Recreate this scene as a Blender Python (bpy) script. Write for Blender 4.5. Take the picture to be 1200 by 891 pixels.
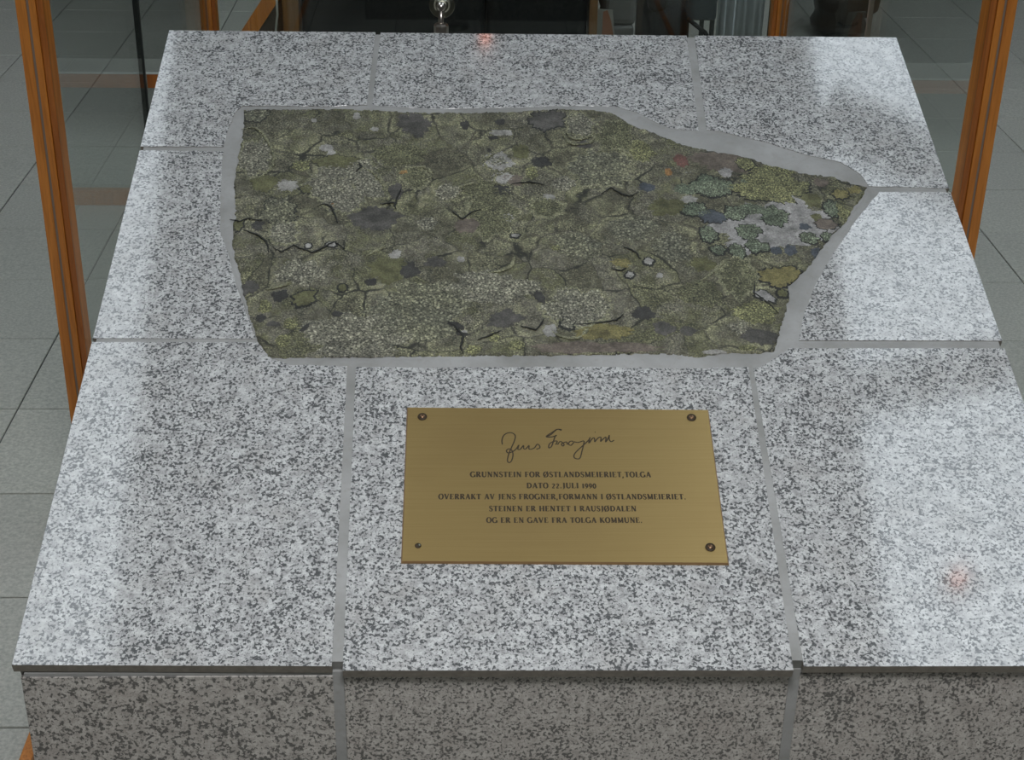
import bpy, bmesh, math, random
from mathutils import Vector, Matrix, noise
from mathutils.geometry import delaunay_2d_cdt
random.seed(7)
sc = bpy.context.scene
for o in list(bpy.data.objects): bpy.data.objects.remove(o)
COL = sc.collection

# ------------------------------------------------------------------ camera
FPX, PIT, YAW, ROLL = 1792.32, 0.479395, 0.0383535, 0.0185219
C0 = Vector((0, 0, 1.55))
F = Vector((math.sin(YAW)*math.cos(PIT), math.cos(YAW)*math.cos(PIT), -math.sin(PIT)))
R0 = Vector((math.cos(YAW), -math.sin(YAW), 0)); U0 = R0.cross(F)
R = R0*math.cos(ROLL)+U0*math.sin(ROLL); U = -R0*math.sin(ROLL)+U0*math.cos(ROLL)
cd = bpy.data.cameras.new('camera'); cam = bpy.data.objects.new('camera', cd); COL.objects.link(cam)
cd.sensor_width = 36; cd.sensor_fit = 'HORIZONTAL'; cd.lens = FPX/1200*36; cd.clip_start = .05
m = Matrix((R, U, -F)).transposed().to_4x4(); m.translation = C0; cam.matrix_world = m
sc.camera = cam
# ------------------------------------------------------------------ light and exposure
SKY_R, SKY_L = 5.4, 4.8          # daylight through the two long roof lights
FILL_W = 52  # power of the added light near the camera
LAMP = 30                         # orange heat lamps
w = bpy.data.worlds.new('world'); sc.world = w; w.use_nodes = True
w.node_tree.nodes['Background'].inputs[0].default_value = (.75, .85, 1, 1)
w.node_tree.nodes['Background'].inputs[1].default_value = .6
sc.view_settings.view_transform = 'Standard'; sc.view_settings.look = 'None'
sc.view_settings.gamma = 1; sc.view_settings.use_curve_mapping = False
sc.view_settings.exposure = -0.5

ld = bpy.data.lights.new('added_front_light', 'AREA'); ld.shape = 'DISK'; ld.size = .7; ld.energy = FILL_W; ld.color = (.97, .985, 1)  # unseen light, added so the slab falls off darker towards its back
lo = bpy.data.objects.new('added_front_light', ld); COL.objects.link(lo); lo.location = (.1, .2, 2.42)
# ------------------------------------------------------------------ surveyed planes
def ray(x, y): return F+R*((x-600)/FPX)-U*((y-445.5)/FPX)
def atD(x, y, D): d = ray(x, y); return C0+d*(D/d.y)
TILT, RZ = .31626, -.00448
O = Vector((-.3835, 1.05808, .72161))
CU = Vector((math.cos(RZ), math.sin(RZ), 0))
CV = Vector((-math.sin(RZ)*math.cos(TILT), math.cos(RZ)*math.cos(TILT), math.sin(TILT)))
CN = CU.cross(CV)
W, L = .956, .983
def S(u, v, h=0): return O+CU*u+CV*v+CN*h                 # a point on the sloping top
def uv(x, y):
    d = ray(x, y); P = C0+d*((O-C0).dot(CN)/d.dot(CN))-O; return (P.dot(CU), P.dot(CV))

# ------------------------------------------------------------------ helpers
def tag(o, label=None, cat=None, group=None, kind=None):
    if label: o['label'] = label
    if cat: o['category'] = cat
    if group: o['group'] = group
    if kind: o['kind'] = kind
    return o
def wloc(p):
    v = Vector((0, 0, 0))
    while p: v += p.location; p = p.parent
    return v
def thing(name, loc, label, cat, group=None):
    o = bpy.data.objects.new(name, None); o.empty_display_size = .05; COL.objects.link(o); o.location = loc
    return tag(o, label, cat, group)
def mk(name, verts, faces, mat, parent=None, smooth=False, mats=None, mi=None, kind=None):
    off = wloc(parent)
    me = bpy.data.meshes.new(name); me.from_pydata([tuple(Vector(v)-off) for v in verts], [], faces)
    for x in (mats or [mat]): me.materials.append(x)
    if mi: me.polygons.foreach_set('material_index', mi)
    if smooth: me.polygons.foreach_set('use_smooth', [True]*len(me.polygons))
    me.update(); o = bpy.data.objects.new(name, me); COL.objects.link(o); o.parent = parent
    if kind: o['kind'] = kind
    return o
def from_bm(name, bm, mat, parent=None, smooth=False, kind=None, bevel=0, seg=2):
    if bevel: bmesh.ops.bevel(bm, geom=list(bm.edges), offset=bevel, segments=seg, affect='EDGES', profile=.6)
    bmesh.ops.recalc_face_normals(bm, faces=bm.faces)
    off = wloc(parent); bmesh.ops.translate(bm, verts=bm.verts, vec=-off)
    me = bpy.data.meshes.new(name); bm.to_mesh(me); bm.free(); me.materials.append(mat)
    if smooth: me.polygons.foreach_set('use_smooth', [True]*len(me.polygons))
    o = bpy.data.objects.new(name, me); COL.objects.link(o); o.parent = parent
    if kind: o['kind'] = kind
    return o
def bbox(bm, x0, x1, y0, y1, z0, z1):
    v = [bm.verts.new(c) for c in ((x0,y0,z0),(x1,y0,z0),(x1,y1,z0),(x0,y1,z0),(x0,y0,z1),(x1,y0,z1),(x1,y1,z1),(x0,y1,z1))]
    for f in ((3,2,1,0),(4,5,6,7),(0,1,5,4),(1,2,6,5),(2,3,7,6),(3,0,4,7)): bm.faces.new([v[i] for i in f])
def box(name, x0, x1, y0, y1, z0, z1, mat, parent=None, bevel=0, kind=None, seg=2, smooth=False):
    bm = bmesh.new(); bbox(bm, x0, x1, y0, y1, z0, z1); return from_bm(name, bm, mat, parent, bevel=bevel, kind=kind, seg=seg, smooth=smooth)
def frame(axis):
    axis = Vector(axis).normalized(); a = Vector((0,0,1)) if abs(axis.z) < .9 else Vector((1,0,0))
    e1 = axis.cross(a).normalized(); return e1, axis.cross(e1), axis
def lathe(name, base, axis, prof, mat, parent=None, n=24, smooth=True):
    e1, e2, ax = frame(axis); base = Vector(base); vs = []; fs = []
    for r, h in prof:
        for k in range(n):
            a = 2*math.pi*k/n; vs.append(base+ax*h+e1*(r*math.cos(a))+e2*(r*math.sin(a)))
    for i in range(len(prof)-1):
        for k in range(n): fs.append((i*n+k, i*n+(k+1) % n, (i+1)*n+(k+1) % n, (i+1)*n+k))
    fs.append(tuple(range(n))[::-1]); fs.append(tuple((len(prof)-1)*n+k for k in range(n)))
    return mk(name, vs, fs, mat, parent, smooth)
def tube(name, pts, r, mat, parent=None, n=10, kind=None, flat=1.0, rad=None):
    vs = []; fs = []; pts = [Vector(p) for p in pts]
    for i, p in enumerate(pts):
        t = (pts[min(i+1, len(pts)-1)]-pts[max(i-1, 0)]); e1, e2, _ = frame(t); rr = rad[i] if rad else r
        for k in range(n):
            a = 2*math.pi*k/n; vs.append(p+e1*rr*math.cos(a)+e2*rr*flat*math.sin(a))
    for i in range(len(pts)-1):
        for k in range(n): fs.append((i*n+k, i*n+(k+1) % n, (i+1)*n+(k+1) % n, (i+1)*n+k))
    fs.append(tuple(range(n))[::-1]); fs.append(tuple((len(pts)-1)*n+k for k in range(n)))
    return mk(name, vs, fs, mat, parent, True, kind=kind)
def slab_poly(name, poly, h0, h1, mat, parent, side=None, ch=.0003, kind=None, che=0):
    """polygon (u,v) on the sloping top, from depth h0 up to h1, with a small chamfer"""
    n = len(poly)
    area = sum(poly[i][0]*poly[(i+1) % n][1]-poly[(i+1) % n][0]*poly[i][1] for i in range(n))
    if area < 0: poly = poly[::-1]
    ins = []
    for i in range(n):
        a, b, c = (Vector(poly[i-1]), Vector(poly[i]), Vector(poly[(i+1) % n]))
        d1 = (b-a).normalized(); d2 = (c-b).normalized()
        nn = (Vector((-d1.y, d1.x))+Vector((-d2.y, d2.x))); nn = nn.normalized() if nn.length > 1e-6 else Vector((-d1.y, d1.x))
        ins.append(b+nn*ch)
    vs = [S(*p, h0) for p in poly]+[S(*p, h1-ch) for p in poly]+[S(p.x, p.y, h1) for p in ins]
    fs = [tuple(range(n))[::-1]]+[(i, (i+1) % n, n+(i+1) % n, n+i) for i in range(n)]
    fs += [(n+i, n+(i+1) % n, 2*n+(i+1) % n, 2*n+i) for i in range(n)]+[tuple(range(2*n, 3*n))]
    mi = [1]*(1+n)+[che]*n+[0]
    return mk(name, vs, fs, mat, parent, mats=[mat, side or mat], mi=mi, kind=kind)

# ------------------------------------------------------------------ materials
class NT:
    def __init__(s, name):
        s.m = bpy.data.materials.new(name); s.m.use_nodes = True; s.t = s.m.node_tree; s.n = s.t.nodes; s.l = s.t.links
        s.p = s.n['Principled BSDF']; s.out = s.n['Material Output']
        s.tc = s.n.new('ShaderNodeTexCoord').outputs['Object']
    def lk(s, a, b): s.l.new(a, b)
    def put(s, sock, v):
        if isinstance(v, (int, float)): sock.default_value = v
        elif isinstance(v, tuple): sock.default_value = v if len(v) == 4 or sock.type == 'VECTOR' else (*v, 1)
        else: s.l.new(v, sock)
    def noise(s, sc_, det=3, ro=.5, vec=None, dist=0, col=False):
        n = s.n.new('ShaderNodeTexNoise'); s.put(n.inputs['Vector'], vec or s.tc); n.inputs['Scale'].default_value = sc_
        n.inputs['Detail'].default_value = det; n.inputs['Roughness'].default_value = ro; n.inputs['Distortion'].default_value = dist
        return n.outputs['Color' if col else 'Fac']
    def vor(s, sc_, feat='F1', out='Distance', vec=None, rnd=1):
        n = s.n.new('ShaderNodeTexVoronoi'); n.feature = feat; s.put(n.inputs['Vector'], vec or s.tc)
        n.inputs['Scale'].default_value = sc_; n.inputs['Randomness'].default_value = rnd; return n.outputs[out]
    def ramp(s, f, stops, interp='LINEAR'):
        n = s.n.new('ShaderNodeValToRGB'); r = n.color_ramp; r.interpolation = interp; s.put(n.inputs[0], f)
        while len(r.elements) < len(stops): r.elements.new(.5)
        for e, (p, c) in zip(r.elements, stops): e.position = p; e.color = (c, c, c, 1) if isinstance(c, (int, float)) else (*c, 1)
        return n.outputs[0]
    def mix(s, f, a, b, bt='MIX'):
        n = s.n.new('ShaderNodeMix'); n.data_type = 'RGBA'; n.blend_type = bt
        s.put(n.inputs[0], f); s.put(n.inputs[6], a); s.put(n.inputs[7], b); return n.outputs[2]
    def math(s, op, a, b=0):
        n = s.n.new('ShaderNodeMath'); n.operation = op; s.put(n.inputs[0], a); s.put(n.inputs[1], b); return n.outputs[0]
    def vadd(s, a, b, op='ADD', sc_=None):
        n = s.n.new('ShaderNodeVectorMath'); n.operation = op; s.put(n.inputs[0], a)
        if sc_ is not None: n.inputs['Scale'].default_value = sc_
        else: s.put(n.inputs[1], b)
        return n.outputs[0]
    def scl(s, v): 
        n = s.n.new('ShaderNodeMapping'); s.put(n.inputs[0], s.tc); n.inputs['Scale'].default_value = v; return n.outputs[0]
    def warp(s, amt, sc_):
        c = s.noise(sc_, 3, .5, col=True); c = s.vadd(c, (.5, .5, .5), 'SUBTRACT'); c = s.vadd(c, None, 'SCALE', amt); return s.vadd(s.tc, c)
    def rnd_offset(s):
        r = s.n.new('ShaderNodeObjectInfo').outputs['Random']; k = s.math('MULTIPLY', r, 37.0)
        cb = s.n.new('ShaderNodeCombineXYZ'); s.put(cb.inputs[0], k); s.put(cb.inputs[1], k); s.put(cb.inputs[2], k)
        s.tc = s.vadd(s.tc, cb.outputs[0]); return r
    def bump(s, h, dist=.001, st=.5):
        n = s.n.new('ShaderNodeBump'); s.put(n.inputs['Height'], h); n.inputs['Distance'].default_value = dist
        n.inputs['Strength'].default_value = st; s.lk(n.outputs[0], s.p.inputs['Normal']); return n
    def fin(s, col, rough=.5, metal=0, spec=.5):
        s.put(s.p.inputs['Base Color'], col); s.put(s.p.inputs['Roughness'], rough); s.p.inputs['Metallic'].default_value = metal
        s.p.inputs['Specular IOR Level'].default_value = spec; return s.m
def plain(name, col, rough=.5, metal=0, spec=.5, var=.12, nsc=30):
    t = NT(name); n = t.noise(nsc, 4); a = tuple(c*(1-var) for c in col); b = tuple(min(1, c*(1+var)) for c in col)
    return t.fin(t.mix(n, a, b), rough, metal, spec)

def granite(name, lo, hi, dark, scale=1.0, rough=.09, thr=.43, warm=(.34,.33,.315), dens=.14):
    t = NT(name); t.rnd_offset()
    wv = t.warp(.0035, 300*scale)
    big = t.noise(95*scale, 4, .7, wv)
    c = t.mix(t.ramp(big, [(.34, 0), (.62, 1)]), lo, hi)
    c = t.mix(t.ramp(t.noise(20*scale, 2, .5), [(.5, 0), (.75, .5)]), c, warm)
    n1 = t.noise(270*scale, 2, .5, wv); n2 = t.noise(55*scale, 2, .5); n3 = t.noise(14*scale, 2, .5)
    sp = t.math('SUBTRACT', t.math('ADD', t.math('ADD', n1, t.math('MULTIPLY', n2, .30)), t.math('MULTIPLY', n3, .12)), .21)
    c = t.mix(t.ramp(sp, [(thr-.02, .9), (thr+.05, 0)]), c, dark)
    gp = t.ramp(t.noise(430*scale, 2, .5), [(.36, .45), (.47, 0)])
    c = t.mix(gp, c, tuple((a+b)/2 for a, b in zip(lo, dark)))
    return t.fin(c, rough, 0, .55)
M = {}
M['granite'] = granite('polished_grey_granite', (.275,.275,.275), (.52,.525,.52), (.05,.054,.057), 1.3, .075)
M['granite_front'] = granite('grey_granite_riser', (.27,.25,.23), (.44,.415,.385), (.04,.039,.037), 1.25, .35, .43, (.31,.275,.25))
t = NT('granite_sawn_edge'); M['edge'] = t.fin(t.mix(t.noise(160, 4), (.11,.095,.08), (.26,.235,.20)), .7)
t = NT('mortar'); n = t.noise(14, 5, .6); c = t.mix(t.ramp(n, [(.3, 0), (.7, 1)]), (.20,.20,.19), (.31,.31,.305)); c = t.mix(t.ramp(t.noise(140, 3), [(.55, 0), (.7, .35)]), c, (.22,.21,.19))
t.bump(t.noise(55, 6, .65), .003, .5); M['mortar'] = t.fin(c, .6, 0, .3)
t = NT('floor_tile_stone'); r = t.rnd_offset(); n = t.noise(150, 3, .7); n2 = t.noise(9, 3)
c = t.mix(t.ramp(n, [(.35, 0), (.65, 1)]), (.40,.405,.355), (.66,.65,.58)); c = t.mix(t.math('MULTIPLY', n2, .35), c, (.42,.39,.36))
c = t.mix(t.math('MULTIPLY', r, .16), c, (.22,.235,.225)); M['tile'] = t.fin(c, .38, 0, .45)
M['grout'] = plain('floor_grout', (.05,.055,.052), .8)
def wood(name, a, b, sc_=(40, 40, 2.2)):
    t = NT(name); v = t.scl(sc_); n = t.noise(1.6, 5, .6, v, 1.2); c = t.mix(t.ramp(n, [(.3, 0), (.7, 1)]), a, b)
    c = t.mix(t.ramp(t.noise(7, 3, .5, v), [(.5, 0), (.62, .25)]), c, tuple(x*.5 for x in a)); t.bump(n, .0006, .3)
    return t.fin(c, .32, 0, .5)
M['wood'] = wood('varnished_pine', (.46,.145,.02), (.68,.25,.042))
M['wood_dark'] = wood('varnished_pine_bead', (.30,.085,.014), (.46,.15,.026))
M['wood_brown'] = wood('brown_wood', (.17,.085,.03), (.25,.13,.05))
M['brown_side'] = plain('dark_brown_board', (.075,.045,.022), .5)
M['seal'] = plain('grey_sealant', (.24,.19,.15), .5)
M['black_seal'] = plain('black_rubber_seal', (.012,.016,.015), .4)
M['black_leather'] = plain('black_leather', (.010,.011,.011), .6, 0, .2, .3, 8)
M['black_cloth'] = plain('black_cloth', (.006,.008,.008), .8, 0, .2)
M['brown_leather'] = plain('dark_brown_leather', (.040,.028,.018), .45, 0, .5, .35, 12)
M['slate_cloth'] = plain('slate_cloth', (.045,.055,.058), .8)
M['grey_cloth'] = plain('grey_cloth', (.19,.19,.175), .85)
M['pale_cloth'] = plain('pale_blue_grey_cloth', (.50,.54,.55), .85)
M['paper'] = plain('paper', (.36,.36,.31), .7); M['paper_orange'] = plain('printed_paper', (.34,.16,.09), .6)
M['steel'] = plain('polished_steel', (.50,.47,.43), .30, 1, .5, .08, 80)
M['steel_dull'] = plain('brushed_steel', (.20,.20,.16), .35, 1)
M['ceiling'] = plain('ceiling_paint', (.30,.30,.29), .8, 0, .3, .04)
M['wall'] = plain('wall_paint', (.42,.41,.38), .8, 0, .3, .05, 3)
M['white_edge'] = plain('ground_glass_edge', (.55,.60,.57), .3)
def emit(name, col, s):
    t = NT(name); e = t.n.new('ShaderNodeEmission'); e.inputs[0].default_value = (*col, 1); e.inputs[1].default_value = s
    t.lk(e.outputs[0], t.out.inputs[0]); return t.m
M['sky_r'] = emit('daylight_right', (.82,.92,1), SKY_R); M['sky_l'] = emit('daylight_left', (.84,.93,1), SKY_L)
M['lamp'] = emit('heat_lamp_glow', (1,.22,.06), LAMP)
def glass(name, tint):
    t = NT(name); t.n.remove(t.p); tr = t.n.new('ShaderNodeBsdfTransparent'); tr.inputs[0].default_value = (*tint, 1)
    gl = t.n.new('ShaderNodeBsdfGlossy'); gl.inputs['Roughness'].default_value = .004
    fr = t.n.new('ShaderNodeFresnel'); ge = t.n.new('ShaderNodeNewGeometry'); io = t.n.new('ShaderNodeMapRange'); t.lk(ge.outputs['Backfacing'], io.inputs[0]); io.inputs[3].default_value = 1.5; io.inputs[4].default_value = 1/1.5; t.lk(io.outputs[0], fr.inputs[0]); mx = t.n.new('ShaderNodeMixShader')
    t.lk(fr.outputs[0], mx.inputs[0]); t.lk(tr.outputs[0], mx.inputs[1]); t.lk(gl.outputs[0], mx.inputs[2]); t.lk(mx.outputs[0], t.out.inputs[0])
    return t.m
M['glass'] = glass('clear_glass', (.94,.965,.95))

# ------------------------------------------------------------------ floor of separate stone tiles
T, X0, Y0 = .33677, -1.264, 1.837
floor = tag(box('floor', -6, 7, -4, 12, -.05, -.004, M['grout']), 'grey speckled stone tile floor around the pedestal', None, None, 'structure')
bm = bmesh.new(); g = .0017; bbox(bm, g, T-g, g, T-g, -.02, 0)
bmesh.ops.bevel(bm, geom=[e for e in bm.edges if all(v.co.z > -.001 for v in e.verts)], offset=.0012, segments=1, affect='EDGES')
bmesh.ops.recalc_face_normals(bm, faces=bm.faces)
tm = bpy.data.meshes.new('floor_tile'); bm.to_mesh(tm); bm.free(); tm.materials.append(M['tile'])
rest = []
for i in range(-14, 25):
    for j in range(-17, 30):
        x = X0+i*T; y = Y0+j*T; near = 1.3 < y < 6.4 and -(.36*y+.35)-.1 < x < .42*y+.25
        hidden = (-.38 < x and x+T < .57 and y < 4.6) or (y < 1.9 and x > -.4)
        if near and not hidden:
            o = bpy.data.objects.new('floor_tile', tm); COL.objects.link(o); o.location = (x, y, random.uniform(-.0006, 0)); o.parent = floor
        else: rest.append((x, y))
vs = []; fs = []
for x, y in rest:
    k = len(vs); vs += [(x+g, y+g, 0), (x+T-g, y+g, 0), (x+T-g, y+T-g, 0), (x+g, y+T-g, 0), (x+g, y+g, -.004), (x+T-g, y+g, -.004), (x+T-g, y+T-g, -.004), (x+g, y+T-g, -.004)]
    fs += [(k, k+1, k+2, k+3), (k+4, k+5, k+1, k), (k+5, k+6, k+2, k+1), (k+6, k+7, k+3, k+2), (k+7, k+4, k, k+3)]
mk('distant_floor_tiles', vs, fs, M['tile'], floor, kind='stuff')
# ------------------------------------------------------------------ room shell with two roof lights
HC = 4.2
LX0, LX1, RX0, RX1 = -2.3, -1.12, 1.375, 2.8
WY0, WY1 = 1.2, 5.6
box('wall_left', -6.1, -6, -4, 12, 0, HC, M['wall'], kind='structure'); box('wall_right', 7, 7.1, -4, 12, 0, HC, M['wall'], kind='structure')
box('wall_front', -6.1, 7.1, 12, 12.1, 0, HC, M['wall'], kind='structure'); box('wall_back', -6.1, 7.1, -4.1, -4, 0, HC, M['wall'], kind='structure')
bm = bmesh.new()
for a, b in ((-6, LX0), (LX1, RX0), (RX1, 7)): bbox(bm, a, b, -4, 12, HC, HC+.25)
for a, b in ((LX0, LX1), (RX0, RX1)): bbox(bm, a, b, -4, WY0, HC, HC+.25); bbox(bm, a, b, WY1, 12, HC, HC+.25)
tag(from_bm('ceiling', bm, M['ceiling']), 'grey ceiling with two long roof lights', None, None, 'structure')
box('window_1', LX0, LX1, WY0, WY1, HC+.04, HC+.06, M['sky_l'], kind='structure')
box('window_2', RX0, RX1, WY0, WY1, HC+.04, HC+.06, M['sky_r'], kind='structure')
bm = bmesh.new()
for (xa, ya, xb, yb, wd) in ((1.375, 2.98, 2.8, 3.28, .07), (1.36, 4.15, 2.8, 3.30, .10)):
    d = (Vector((xb, yb, 0))-Vector((xa, ya, 0))).normalized(); q = Vector((-d.y, d.x, 0))*wd
    v = [bm.verts.new(p) for z in (HC-.12, HC+.03) for p in (Vector((xa, ya, z))-q, Vector((xb, yb, z))-q, Vector((xb, yb, z))+q, Vector((xa, ya, z))+q)]
    for f in ((3,2,1,0),(4,5,6,7),(0,1,5,4),(1,2,6,5),(2,3,7,6),(3,0,4,7)): bm.faces.new([v[k] for k in f])
from_bm('trim_1', bm, M['ceiling'], kind='structure')

# ------------------------------------------------------------------ pedestal clad in granite
ped = thing('granite_pedestal', (O.x+W/2, 1.5, 0), 'tall lectern-shaped pedestal clad in speckled grey granite with pale mortar joints', 'pedestal')
def P(pts): return [uv(*p) for p in pts]
e = .0
back = [(.2684, L), (.2751, L), (.6777, L), (.6879, L)]
out = {
 'tl': P([(262,172),(268,150),(277,130),(284,124),(330,124),(380,125),(430,123)])+[(.2684, L), (0, L), (0, .7335)],
 'tm': [(.2751, L)]+P([(436,123),(480,126),(520,127),(600,126),(660,124),(720,124),(745,131),(765,141),(785,150),(800,152),(819,153)])+[(.6777, L)],
 'tr': [(.6879, L)]+P([(828,152),(845,154),(865,159),(900,167),(940,180),(985,190),(1008,204),(1018,218)])+[(W, .6645), (W, L)],
 'ml': P([(262,177),(260,200),(258,230),(258,270),(268,300),(275,330),(290,370),(300,397)])+[(0, .4055), (0, .7265)],
 'mr': P([(1030,225),(1018,240),(1000,262),(975,300),(955,335),(942,370),(936,399)])+[(W, .4065), (W, .657)],
 'fl': P([(302,401),(318,420),(340,428),(370,428),(407,429)])+[(.2735, .001), (0, .003), (0, .400)],
 'fm': P([(417,430),(500,431),(600,430),(700,430),(800,432),(877,430)])+[(.6725, -.0045), (.2830, -.0035)],
 'fr': P([(883,432),(897,427),(925,408)])+[(W, .3955), (W, -.0010), (.6820, -.0005)],
}
def refine(poly, step=.006, jit=.0007):
    r = []
    for i in range(len(poly)):
        a = Vector(poly[i]); b = Vector(poly[(i+1) % len(poly)]); n = max(1, int((b-a).length/step)) if (b-a).length < .12 else 1
        for k in range(n):
            q = a.lerp(b, k/n)
            if k: q += Vector((random.uniform(-jit, jit), random.uniform(-jit, jit)))
            r.append((q.x, q.y))
    return r
for k, p in out.items():
    slab_poly('granite_tile', refine(p), -.010, random.uniform(-.0002, .0003), M['granite'], ped, M['edge'])
slab_poly('mortar_bed', [(.004, .006), (W-.004, .006), (W-.004, L-.004), (.004, L-.004)], -.020, -.0006, M['mortar'], ped)
FY = O.y+.004; xL = O.x+.0055; xR = O.x+W-.0055; YB = S(0, L-.012).y
# concrete core (wedge) with granite sides and back
def wedge(name, x0, x1, y0, y1, drop, mat):
    za = S(0, 0, -drop).z+(y0-S(0, 0, -drop).y)*math.tan(TILT); zb = za+(y1-y0)*math.tan(TILT)
    vs = [(x0,y0,0),(x1,y0,0),(x1,y1,0),(x0,y1,0),(x0,y0,za),(x1,y0,za),(x1,y1,zb),(x0,y1,zb)]
    return mk(name, vs, [(3,2,1,0),(4,5,6,7),(0,1,5,4),(1,2,6,5),(2,3,7,6),(3,0,4,7)], mat, ped)
wedge('pedestal_core', xL+.011, xR-.011, FY+.0115, YB-.011, .018, M['mortar'])
wedge('side_panel', xL, xL+.0105, FY+.0105, YB, .0205, M['granite_front']); wedge('side_panel', xR-.0105, xR, FY+.0105, YB, .0205, M['granite_front'])
ztop = S(0, 0, -.010).z-.004
def ftile(x0, x1, z0, z1): box('front_tile', x0, x1, FY, FY+.010, z0, z1, M['granite_front'], ped, .0006, seg=1)
for (a, b) in ((xL, O.x+.2735), (O.x+.2830, O.x+.6725), (O.x+.6820, xR)):
    ftile(a, b, ztop-.36, ztop); ftile(a, b, .0, ztop-.368)
box('mortar_joint', xL+.003, xR-.003, FY+.0010, FY+.0112, 0, ztop+.0035, M['mortar'], ped)
box('back_panel', xL, xR, YB-.010, YB, 0, S(0, L, -.022).z-.006, M['granite_front'], ped)

# ------------------------------------------------------------------ lichen-covered stone set in the top
stone = thing('lichen_stone', tuple(S(.45, .6)), 'dark olive flat field stone covered in map lichen, mortared into the granite top', 'stone')
SO = [(285,129),(340,128),(400,128),(440,129),(500,132),(560,132),(600,131),(650,128),(690,129),(715,131),(725,137),(740,147),(758,152),(775,160),(800,170),(820,174),(850,180),(885,187),(905,196),(940,203),(975,207),(1000,216),(1017,219),
(1010,232),(1000,245),(990,262),(975,275),(968,285),(957,300),(948,312),(936,325),(925,335),(925,350),(922,362),(917,380),(912,395),(907,412),
(880,415),(850,414),(820,419),(780,415),(750,415),(700,416),(640,417),(560,417),(500,418),(440,419),(380,419),(330,420),(314,419),
(307,408),(300,395),(293,375),(288,355),(283,335),(281,320),(275,305),(272,285),(273,265),(276,255),(275,230),(274,215),(278,195),(281,175),(284,155),(286,140)]
spoly = refine(P(SO), .004, .0011)
def inside(x, y, poly):
    c = False; j = len(poly)-1
    for i in range(len(poly)):
        if (poly[i][1] > y) != (poly[j][1] > y) and x < (poly[j][0]-poly[i][0])*(y-poly[i][1])/(poly[j][1]-poly[i][1])+poly[i][0]: c = not c
        j = i
    return c
def sh(u, v):
    p = Vector((u, v, 0)); d = noise.voronoi(p*26+Vector((noise.noise(p*40), noise.noise(p*40+Vector((7,0,0))), 0))*.5)[0]
    crack = min(1, (d[1]-d[0])*7)
    return .0008+.0009*noise.noise(p*11)+.0005*noise.noise(p*60)+.0007*(crack-1)+.00022*noise.noise(p*260)
st = .0027; us = [q[0] for q in spoly]; vs_ = [q[1] for q in spoly]; pts = [Vector(q) for q in spoly]; nb = len(pts)
u = min(us)
while u < max(us):
    v = min(vs_)
    while v < max(vs_):
        a = u+random.uniform(-.3, .3)*st; b = v+random.uniform(-.3, .3)*st
        if inside(a, b, spoly): pts.append(Vector((a, b)))
        v += st
    u += st
pv, pe, pf, *_ = delaunay_2d_cdt(pts, [(i, (i+1) % nb) for i in range(nb)], [], 1, 1e-6)
pf = [f for f in pf if inside(sum(pv[i].x for i in f)/3, sum(pv[i].y for i in f)/3, spoly)]
vs = [S(q.x, q.y, sh(q.x, q.y) if i >= nb else -.0012) for i, q in enumerate(pv)]
k = len(vs); vs += [S(q[0], q[1], -.012) for q in spoly]; fs = [tuple(f) for f in pf]+[(i, (i+1) % nb, k+(i+1) % nb, k+i) for i in range(nb)]

def lichen(name, stops, gran=.6, gr=430, rim=None, big=24, dark=(.016,.017,.013), hi=1.85, bmp=.8):
    """areolate crust: small pale granules on a dark ground, colour drifting between large thalli"""
    t = NT(name); wv = t.warp(.004, 110); wb = t.warp(.022, 30)
    th = t.vor(big, 'F1', 'Color', wb); sp = t.n.new('ShaderNodeSeparateColor'); t.lk(th, sp.inputs[0])
    f = t.math('ADD', t.math('MULTIPLY', sp.outputs[0], .45), t.math('MULTIPLY', t.noise(38, 6, .7), .62))
    c = t.ramp(f, stops)
    if rim:
        e1 = t.vor(big, 'DISTANCE_TO_EDGE', 'Distance', wb)
        rf = t.ramp(e1, [(.02, 0), (.06, .85), (.12, .45), (.26, 0)])
        c = t.mix(t.math('MULTIPLY', rf, t.ramp(t.noise(15, 3), [(.45, 0), (.6, 1)])), c, rim)
    wide = t.noise(24, 4, .65); md = t.ramp(t.noise(75, 5, .7), [(.36, .62), (.5, 1), (.66, 1.3)]); c = t.mix(1.0, c, md, 'MULTIPLY')
    d = t.vor(gr, 'F1', 'Distance', wv); isl = t.ramp(d, [(.20, 1), (.48, 0)])
    gcol = t.vor(gr, 'F1', 'Color', wv); gs = t.n.new('ShaderNodeSeparateColor'); t.lk(gcol, gs.inputs[0])
    fine = t.ramp(t.noise(520, 3, .6), [(.36, 0), (.6, 1)])
    isl = t.math('MULTIPLY', isl, t.math('ADD', .45, t.math('MULTIPLY', gs.outputs[1], .75)))
    g = t.math('ADD', t.math('MULTIPLY', isl, .62), t.math('MULTIPLY', fine, .38))
    hic = t.mix(1.0, c, (hi, hi, hi*.98), 'MULTIPLY')
    gc_ = t.mix(g, dark, hic)
    k = t.ramp(t.math('ADD', t.math('MULTIPLY', wide, .9), gran-.55), [(.3, .25), (.62, 1)])
    c = t.mix(k, t.mix(t.math('MULTIPLY', fine, .5), t.mix(1.0, c, (.72, .72, .72), 'MULTIPLY'), t.mix(1.0, c, (1.2, 1.2, 1.2), 'MULTIPLY')), gc_)
    if rim:
        bl = t.ramp(t.math('ADD', e1, t.math('MULTIPLY', t.noise(20, 4, .6), .14)), [(.064, 1), (.084, 0)])
        c = t.mix(t.math('MULTIPLY', bl, .9), c, dark)
    t.bump(t.math('ADD', g, t.math('MULTIPLY', t.noise(200, 3), .3)), .0010, bmp); return t.fin(c, .62, 0, .35)
K = 1.0
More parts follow.
